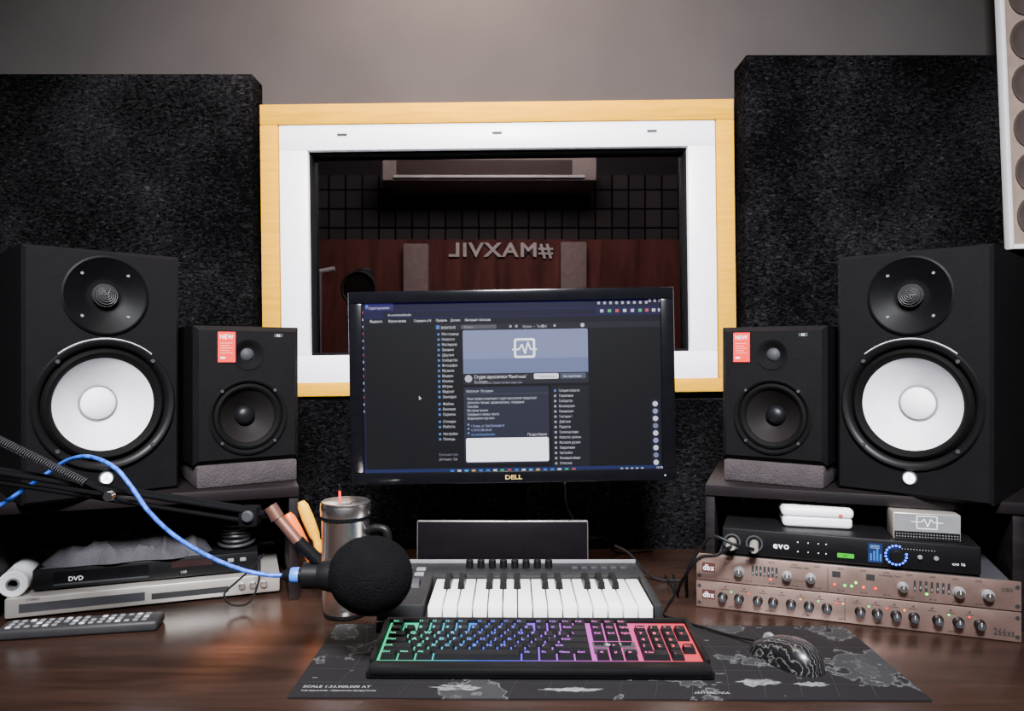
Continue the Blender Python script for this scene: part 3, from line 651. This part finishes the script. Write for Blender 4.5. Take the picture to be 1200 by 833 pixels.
for i,u in enumerate((857,877,938,959,980,988,1018,1039,1060,1112,1136)): MB().disc(tu(u),.030,.0016,-.0008,em(*[(80,255,90),(255,40,30),(255,160,50)][i%3],3.2),n=12).obj('indicator_light',lo,recalc=False)
for u,rr in((866,.0075),(922,.007),(950,.007),(1058,.007),(1124,.0075),(1158,.0075)):
    knob(tu(u),.020,rr,.011,CHR,GREY).obj('knob',hi)
m=MB(); logo(m,.020,.022)
for a,b_ in((882,910),(1072,1112)):
    n=7
    for i in range(n):
        x=tu(a+(b_-a)*i/(n-1)); m.rect(x-.0016,x+.0016,.016,.032,-.0006,INK); m.rect(x-.0008,x+.0008,.018+.002*(i%3),.022+.002*(i%3),-.0009,GREY)
for u in(980,1020): m.rect(tu(u)-.006,tu(u)+.006,.026,.035,-.0006,INK)
for u in range(850,1160,27): m.text('LEVEL',.0026,tu(u),.0385,-.0006,INK,'C'); m.text('-40 +20',.0024,tu(u),.0045,-.0006,INK,'C')
m.text('CHANNEL ONE',.003,tu(925),.034,-.0006,INK); m.text('CHANNEL TWO',.003,tu(1030),.034,-.0006,INK); m.text('DBX',.0055,RW-.010,.028,-.0006,INK,'R'); m.line([(tu(970),.004),(tu(970),.040)],.0008,-.0006,INK)
for i in range(8): m.line([(tu(930)+i*.003,.012),(tu(930)+i*.003,.016)],.0008,-.0006,INK)
m.obj('face_printing',hi,recalc=False)
for u,c,z in((978,(255,50,30),.014),(990,(80,255,90),.014),(998,(80,255,90),.014),(1003,(150,255,130),.020),(1012,(255,90,50),.014),(1026,(255,40,20),.014),(1086,(70,255,90),.013),(903,(255,60,40),.012)):
    MB().disc(tu(u),z,.0021,-.0008,em(*c,3.6),n=12).obj('indicator_light',hi,recalc=False)
# ---------------------------------------------------------------- audio interface
EA=(.349,1.228); ev=root('audio_interface','black audio interface with lit blue ring and green button','audio interface',(EA[0],EA[1],DZ+.0905),(0,0,-TH))
EW=.372; tv=lambda u:tu(u,EA[0],EA[1])
m=MB(); m.box(0,EW,0,.20,0.0015,.0445,BLK,.003); m.box(.02,.05,.02,.18,0,.0015,RUB); m.box(EW-.05,EW-.02,.02,.18,0,.0015,RUB); m.obj('body',ev)
m=MB(); m.text('evo',.011,tv(906),.017,-.0005,WINK,width=.024,bold=.015); m.text('evo 16',.0045,tv(1116),.014,-.0005,WINK)
for i,u in enumerate((935,947,959,968)): 
    for zz in(.015,.030): m.disc(tv(u),zz,.0010,-.0005,WINK,n=10)
for i in range(12): m.disc(tv(1042)+.018+.004*i,.033,.0007,-.0005,GINK,n=8)
m.obj('face_printing',ev,recalc=False)
for i,u in enumerate((858,884)):
    m=MB(); M=T(tv(u),0,.022)@RX; m.lathe([(.0135,0),(.0135,.002),(.011,.002),(.0105,-.001),(0,-.001)],GREYD,M,n=28); 
    m.obj('input_jack',ev)
m=MB(); x=tv(991); m.box(x-.012,x+.012,-.001,.001,.011,.018,em(50,225,40,1.4),.0006); m.text('48V',.004,x,.0125,-.0013,INK,'C'); m.obj('green_button',ev)
m=MB(); x0,x1=tv(1017),tv(1034); m.rect(x0,x1,.008,.038,-.0007,pm('display_glass',(.01,.015,.05),.1,emit=.5,ecol=(.01,.03,.12),var=0))
for i in range(4):
    xx=x0+.003+i*.0045; m.rect(xx,xx+.0026,.011,.022+.004*(i%3),-.001,em(60,150,255,1.1))
for i in range(3): m.rect(x0+.003,x1-.004,.030+i*.002,.031+i*.002,-.001,em(150,200,255,1.0))
m.obj('display',ev,recalc=False)
m=MB(); x=tv(1050); M=T(x,0,.022)@RX
for i in range(16):
    a=rad(-60+i*20)+math.pi/2+rad(40)
    m.disc(x+.0145*math.cos(a),.022+.0145*math.sin(a),.0019,-.0008,em(60,100,255,5.0),n=10)
m.obj('light_ring',ev,recalc=False)
MB().lathe([(.0115,0),(.0115,.006),(.0095,.014),(.0085,.015),(0,.015)],BLK,M,n=32).obj('volume_knob',ev)
for i,u in enumerate((1078,1097)): MB().cyl(.0035,0,.003,GREY,T(tv(u),0,.022)@RX,n=18,ch=.001).obj('push_button',ev)
def EL(x,y,z): return Vector((EA[0]+x*ct-y*st,EA[1]+x*st+y*ct,DZ+.0905+z))
cb=root('audio_cable','black audio cable plugged into the interface','cable',EL(tv(858),-.03,.022))
off=cb.location.copy()
def rel(ps): return [Vector(p_)-off for p_ in ps]
MB().tube(rel([EL(tv(858),-.003,.022),EL(tv(858),-.03,.022)]),.0075,SIL,smooth=False,n=16).obj('plug',cb)
MB().tube(rel([EL(tv(884),-.003,.022),EL(tv(884),-.034,.021)]),.007,SIL,smooth=False,n=16).obj('plug',cb)
MB().tube(rel([EL(tv(884),-.034,.021),EL(.025,-.055,.030),EL(-.008,-.05,.040),EL(-.028,-.03,.02),EL(-.055,-.01,-.03),EL(-.062,.04,-.087),EL(-.075,.12,-.088)]),.0025,BLK).obj('cord',cb)
MB().tube(rel([EL(tv(858),-.03,.022),EL(-.004,-.055,.012),EL(-.035,-.045,.0),EL(-.065,-.01,-.05),EL(-.08,.05,-.087),EL(-.10,.15,-.087)]),.0025,BLK).obj('cord',cb)
# white case
zt=DZ+.0905+.0447
wc=root('storage_case','small white rounded plastic case on the audio interface','case',(EL(tv(916),.035,0).x,EL(tv(916),.035,0).y,zt),(0,0,-TH+rad(6)))
MB().box(.002,.110,.002,.058,0,.020,WHT,.007,5).obj('case_base',wc)
MB().box(0,.112,0,.06,.016,.035,WHT,.0085,6).obj('case_lid',wc)
MB().box(.088,.094,-.0006,.002,.021,.0255,RED,0).obj('red_mark',wc)
# silver holder
p=EL(tv(1048),.012,0)
hb=root('card_holder','grey metal box with white waveform emblem on the audio interface','metal box',(p.x,p.y,zt),(0,0,-TH+rad(4)))
w=.094
m=MB(); m.box(0,w,.001,.05,0,.041,SIL,.002); m.box(.002,w-.002,-.0006,.002,.002,.012,BLK); 
for i in range(22):
    for j in range(2): m.disc(.005+i*.004,.005+j*.004,.0010,-.0009,GREY,n=8)
m.obj('box_body',hb)
m=MB(); m.rect(.002,w-.002,.013,.040,-.0002,pm('grey_panel',(.16,.16,.17),.5))
cx=w/2; m.line([(cx-.014,.037),(cx+.014,.037),(cx+.014,.018),(cx-.014,.018),(cx-.014,.037)],.0013,-.0006,WHT); m.line([(cx-.022,.028),(cx-.008,.028),(cx-.004,.033),(cx+.001,.021),(cx+.005,.033),(cx+.009,.028),(cx+.022,.028)],.0013,-.0008,WHT)
m.obj('emblem_plate',hb,recalc=False)
# ---------------------------------------------------------------- media players (under other shelf)
p=LL(.1163,.050)
sp=root('media_player','wide flat silver player lying on the desk','media player',p,(0,0,TH))
m=MB(); m.box(0,.415,0,.24,.004,.036,SIL,.003); 
for x in(.03,.38):
    for y_ in(.03,.21): m.cyl(.012,0,.004,RUB,T(x,y_,0),n=16)
m.obj('body',sp)
m=MB(); m.rect(.02,.20,.012,.026,-.0005,GREYD); m.rect(.21,.33,.012,.022,-.0005,INK); m.text('STEREO',.004,.03,.030,-.0006,INK); m.obj('face_printing',sp,recalc=False)
for i in range(3): MB().cyl(.006,0,.005,CHR,T(.352+i*.018,0,.020)@RX,n=20,ch=.001).obj('control_button',sp)
p=LL(.150,.070,DZ+.0365)
dp=root('media_player','slim black disc player stacked on the silver player','media player',p,(0,0,TH))
m=MB(); m.box(0,.345,0,.19,.003,.036,BLK,.002); 
for x in(.03,.31):
    for y_ in(.03,.16): m.cyl(.010,0,.003,RUB,T(x,y_,0),n=16)
m.obj('body',dp)
m=MB(); m.rect(.03,.17,.012,.030,-.0004,BLKG); m.text('DVD',.0075,.062,.014,-.0008,WINK,'C'); m.text('HDMI',.004,.30,.010,-.0006,GINK); m.text('USB',.004,.22,.010,-.0006,GINK); m.rect(.205,.27,.020,.031,-.0004,pm('dvd_display',(.02,.01,.01),.1)); m.obj('face_printing',dp,recalc=False)
for x in(.295,.315): MB().box(x,x+.010,-.004,0,.022,.028,GREY,.001).obj('control_button',dp)
MB().box(.03,.17,-.0015,.001,.008,.011,GREYD).obj('disc_tray',dp)
# cloth bag: rumpled, folds
n1,n2=110,60; vs=[];fs=[]
for j in range(n2):
    for i in range(n1):
        a=i/(n1-1)*2-1; b_=j/(n2-1)*2-1
        h=max(0,1-abs(a)**4)*max(0,1-abs(b_)**4)
        w_=noise.noise(Vector((a*1.6,b_*1.6,2)))
        f1=1-abs(math.sin(a*5.5+4*w_+b_*2.2)); f2=1-abs(math.sin(a*3-5*b_+5*noise.noise(Vector((a*2,b_*2,7)))))
        nn=f1**1.5*.34+f2**2*.24+noise.noise(Vector((a*2.5,b_*2,1.7)))*.25
        edge=1+.10*noise.noise(Vector((a*3,b_*3,8)))
        vs.append((.128*a*edge,.083*b_*edge,.0008+.074*h*(.42+nn*.75)))
for j in range(n2-1):
    for i in range(n1-1): fs.append((j*n1+i,j*n1+i+1,(j+1)*n1+i+1,(j+1)*n1+i))
rim=[i for i in range(n1)]+[j*n1+n1-1 for j in range(1,n2)]+[(n2-1)*n1+i for i in range(n1-2,-1,-1)]+[j*n1 for j in range(n2-2,0,-1)]
fs.append(tuple(rim[::-1]))
cbg=MB().add(vs,fs,pm('black_cloth',(.028,.026,.030),.7,bump=.4,bscale=300,spec=.4)); p=LL(.287,.150,DZ+.0365+.0365)
cbg.obj('cloth_bag',label='crumpled black fabric pouch lying on disc player',cat='bag',loc=p,rot=(0,0,TH),ang=80)
# coiled cable
p=LL(.457,.125,DZ+.0365+.0395)
m=MB(); CC=pm('coil_jacket',(.03,.03,.032),.4)
for i in range(9): m.torus(.027+.004*math.sin(i*2.1),.0032,CC,T(.003*math.sin(i),.003*math.cos(i*1.7),i*.0058)@Matrix.Rotation(rad(6*math.sin(i*1.3)),4,'X'),n=36)
m.obj('cable_coil',label='coiled black cable resting on the disc player',cat='cable',loc=p)
# white roll
p=LL(.1265,.055,DZ+.0365+.0205)
wr=root('paper_roll','white roll with grey core on the silver player','paper roll',p,(0,0,TH))
M=RX
MB().lathe([(.010,.0),(.019,0),(.021,-.002),(.021,-.13),(.010,-.13)],WHT,M,n=40).obj('roll',wr)
MB().lathe([(.010,-.13),(.010,.0005),(.007,.0005),(.007,-.13)],GREY,M,n=32).obj('core',wr)
MB().tube([(-.425,1.268,.83),(-.44,1.25,.81),(-.46,1.235,.792),(-.475,1.222,.776),(-.46,1.212,.762),(-.435,1.222,.762),(-.425,1.24,.79),(-.43,1.262,.83)],.0018,BLK).obj('wire_loop',label='thin black wire hanging over the silver player',cat='cable')
# remote
rc=root('remote_control','long dark grey remote control lying on the desk','remote control',(-.655,1.128,DZ),(0,0,rad(11)))
MB().box(-.112,.112,-.024,.024,0,.016,pm('remote_grey',(.022,.021,.023),.5,spec=.3),.005,3).obj('body',rc)
for i in range(16):
    for j in range(3):
        if (i*3+j)%11==7: continue
        MB().box(-.100+i*.0125,-.0925+i*.0125,-.0165+j*.0125,-.0095+j*.0125,.0155,.0178,GREY if (i+j)%4 else LGREY,.0008,1).obj('button',rc)
# ---------------------------------------------------------------- mug
mg=root('travel_mug','brushed steel travel mug with black handle','mug',(-.270,1.200,DZ))
MB().lathe([(0,.004),(.032,.004),(.0350,.010),(.0368,.03),(.0375,.10),(.0378,.156),(.0390,.160),(.0400,.163),(.0403,.178),(.0395,.181),(.036,.179),(.035,.165),(.033,.02),(0,.015)],CHR,n=64).obj('cup',mg)
MB().lathe([(.0375,.178),(.0398,.180),(.0398,.1835),(.0375,.185),(.015,.1855),(0,.1855)],CHR,n=64).obj('lid',mg)
MB().lathe([(0,0),(.032,0),(.0345,.003),(.0345,.008),(.030,.008)],BLK,n=48).obj('base_band',mg)
MB().lathe([(.0375,.1555),(.0398,.157),(.0400,.1625),(.0385,.1635)],BLKM,n=48).obj('rim_band',mg)
MB().tube([(.036,-.008,.138),(.053,-.012,.143),(.069,-.014,.138),(.071,-.014,.112),(.066,-.013,.08),(.054,-.01,.055),(.036,-.006,.05)],.0068,BLK,n=12).obj('handle',mg)
m=MB(); m.tube([(-.010,.004,.185),(-.0105,.004,.200)],.0022,RED,smooth=False,n=12); m.tube([(-.0105,.004,.200),(-.0107,.004,.210)],.0018,BLK,smooth=False,n=12); m.obj('lid_tab',mg,label='small red tab on the lid')
def driver(base,top,mat,lab):
    b_=Vector(base);t=Vector(top);d=(t-b_);L=d.length;rt=d.to_track_quat('Z','Y').to_euler()
    r=root('screwdriver',lab,'screwdriver',b_,rt,group='screwdrivers beside the mug')
    MB().cyl(.0028,0,L-.09,CHR,n=12).obj('shaft',r)
    MB().lathe([(0,L-.092),(.007,L-.092),(.0085,L-.08),(.0065,L-.070),(.0095,L-.06),(.0105,L-.03),(.0095,L-.008),(.006,L),(0,L)],mat,n=10).obj('grip',r)
driver((W(398,600,1.275).x,1.275,DZ+.003),tuple(W(353,588,1.250)),YEL,'screwdriver with yellow handle leaning behind the steel mug')
driver((W(390,600,1.255).x,1.255,DZ+.003),tuple(W(337,602,1.240)),ORG,'screwdriver with orange handle leaning behind the steel mug')
# ---------------------------------------------------------------- microphone
mc=W(436,674,.98)
mi=root('microphone','black foam covered microphone held by the boom arm','microphone',mc)
bm=bmesh.new(); bmesh.ops.create_icosphere(bm,subdivisions=5,radius=1); vs=[]
for v in bm.verts:
    c=v.co.copy(); s_=1+.006*noise.noise(c*9)+.012*noise.noise(c*3)
    x=c.x*(.0535 if c.x>0 else .058)*s_; vs.append((x,c.y*.0525*s_,c.z*.0510*s_))
bm.verts.index_update(); fs=[[v.index for v in f.verts] for f in bm.faces]; bm.free()
MB(Matrix.Rotation(rad(8),4,'Y')).add(vs,fs,WSC).obj('windscreen',mi,ang=180)
ax=Matrix.Rotation(rad(-90),4,'Y')
MB().lathe([(0,.03),(.021,.03),(.0215,.055),(.018,.068),(.0145,.085),(.0135,.092),(0,.092)],BLK,ax,n=28).obj('body',mi)
m=MB(); m.lathe([(0,.092),(.0095,.092),(.0098,.104),(.0088,.110),(.006,.118),(0,.118)],BLK,ax,n=20).lathe([(.0099,.096),(.0104,.098),(.0104,.105),(.0099,.107)],pm('blue_ring',(.03,.15,.6),.4),ax,n=24); m.obj('connector',mi)
# ---------------------------------------------------------------- boom arm
ba=root('boom_arm','black spring boom arm holding the microphone over desk','microphone arm',(-.98,1.02,DZ))
o0=ba.location.copy()
def rl(*ps): return [Vector(p_)-o0 for p_ in ps]
E=W(294,603,.99)
MB().box(-.035,.035,-.03,.03,0,.012,BLK,.003).cyl(.014,.012,.07,BLK).cyl(.009,.07,.09,CHR).obj('clamp_base',ba)
A1=W(0,557,.98); dirv=(E-A1); J2=A1-dirv.normalized()*.28
b0=Vector((-.98,1.02,.83))
for o in(-.016,.016): MB().tube(rl(b0+Vector((o,0,0)),J2+Vector((o,0,0))),.0055,BLK,smooth=False,n=10).obj('lower_arm_tube',ba)
for dy,dz in((-.010,.0055),(.010,.0055),(0,-.009)):
    MB().tube(rl(J2+Vector((0,dy,dz)),E+Vector((0,dy*.8,dz))),.0036,BLKM,smooth=False,n=12).obj('upper_arm_tube',ba)
m=MB(); m.box(-.02,.02,-.02,.02,-.026,.026,BLK,.006,M=T(*(J2-o0))); m.cyl(.014,-.024,.024,GREYD,T(*(J2-o0))@RX); m.obj('elbow_joint',ba)
S1=W(140,585,.965); S0=W(-60,487,.965); d=(S1-S0)
MB().tube(rl(J2,S0,S1,W(150,588,.97)),.0028,BLKM,smooth=False,n=8).obj('tension_rod',ba)
m=MB(); Sa=S0+d*.05; Sb=S0+d*.80; d=Sb-Sa; N=58; pts=[]
side=d.cross(Vector((0,1,0))).normalized()
for i in range(N*8+1):
    t=i/(N*8); a=2*math.pi*i/8; pts.append(Sa+d*t+side*.0054*math.cos(a)+Vector((0,1,0))*.0054*math.sin(a))
m.tube(rl(*pts),.0009,pm('spring_steel',(.10,.10,.105),.35,.7),smooth=False,n=5); m.obj('spring',ba)
JR=W(129,581,.956)
MB().cyl(.0060,-.003,.006,CHR,T(*(JR-o0))@RX,n=20).obj('spring_bolt',ba)
Eo=E-o0
m=MB(); m.box(-.014,.012,-.011,.011,-.015,.012,BLKM,.004,M=T(*Eo)); m.cyl(.008,-.016,.016,GREYD,T(*Eo)@RX,n=24,ch=.002); m.obj('wrist_joint',ba)
G=W(322,600,.975); G2=W(349,634,.975); K2=W(372,656,.98)
m=MB(); m.tube(rl(E+Vector((.010,0,.0)),G),.005,BLK,smooth=False,n=12); m.tube(rl(G+Vector((-.006,0,.008)),G+Vector((.004,0,-.008))),.009,COP,smooth=False,n=18); m.tube(rl(G+Vector((.002,0,-.004)),G2),.0070,COP,smooth=False,n=18); m.obj('swivel_joint',ba,label='copper coloured swivel joint')
m=MB(); m.tube(rl(G2,K2),.0085,BLK,smooth=False,n=16); m.lathe([(.0150,-.013),(.0175,-.013),(.0175,.013),(.0150,.013)],BLK,T(mc.x-.077-o0.x,mc.y-o0.y,mc.z-o0.z)@Matrix.Rotation(math.pi/2,4,'Y'),n=28); m.obj('microphone_clip',ba)
# blue cable
pts=[W(339,673,.98),W(318,674,.975),W(285,668,.97),W(245,652,.96),W(205,628,.95),W(175,600,.942),W(155,572,.942),W(138,551,.945),W(118,539,.955),W(98,535,.975),W(78,540,1.005),W(58,553,1.02),W(30,572,1.02),W(0,592,1.01),W(-40,612,1.01),W(-110,690,1.0),W(-150,742,1.02),W(-175,772,1.0)]
pts[-1].z=DZ+.004; pts[-2].z=DZ+.02
MB().tube(pts,.0029,BLUEC,n=10,res=12).obj('microphone_cable',label='blue braided cable running from microphone over boom arm',cat='cable')
# ---------------------------------------------------------------- loose cables behind
MB().tube([W(662,566,1.345),W(664,590,1.36),W(676,615,1.39),W(690,630,1.43),(.19,1.5,.80),(.22,1.56,.755),(.3,1.58,.754)],.0022,BLK).obj('power_cable',label='black cable hanging down behind the monitor',cat='cable')
MB().tube([(.20,1.44,.80),(.225,1.42,.79),(.25,1.39,.765),(.275,1.375,.7535),(.31,1.37,.7535)],.0025,BLK).obj('signal_cable',label='black cable looping across the desk beside keyboard',cat='cable')
MB().tube([(-.31,1.30,.7535),(-.29,1.33,.7535),(-.25,1.39,.7535),(-.20,1.42,.7535)],.0025,pm('red_wire_jacket',(.3,.02,.02),.5)).obj('red_wire',label='thin red wire lying on the desk behind mug',cat='cable')
# ---------------------------------------------------------------- lights
def area(name,loc,target,size,energy,col=(1,1,1),sy=None,spread=None):
    l=bpy.data.lights.new(name,'AREA'); l.energy=energy; l.color=col; l.size=size
    if sy: l.shape='RECTANGLE'; l.size_y=sy
    if spread: l.spread=rad(spread)
    o=bpy.data.objects.new(name,l); o.location=loc; o.rotation_euler=(Vector(target)-Vector(loc)).to_track_quat('-Z','Y').to_euler(); bpy.context.scene.collection.objects.link(o)
area('ceiling_lamp',(-.1,.75,2.5),(0,1.35,1.0),.5,12,(1,.94,.89))
area('front_lamp',(.0,-.35,2.5),(0,1.6,1.08),.5,88,(.94,.95,1),spread=84)
area('wall_glow_lamp',(-.12,1.28,2.50),(-.10,1.70,2.0),.25,15,(1,.70,.55),spread=110)
area('desk_highlight_fill',(-.5,-.5,1.45),(-.395,1.10,.75),.05,.45,(1,.60,.33),spread=4.5)  # added narrow beam imitating a warm reflection on the desktop
area('booth_lamp',(0,2.3,2.38),(0,3.1,1.6),.8,28,(1,.86,.83))
wd=bpy.data.worlds.new('world'); bpy.context.scene.world=wd; wd.use_nodes=True; wd.node_tree.nodes['Background'].inputs[0].default_value=(.05,.05,.06,1); wd.node_tree.nodes['Background'].inputs[1].default_value=.5
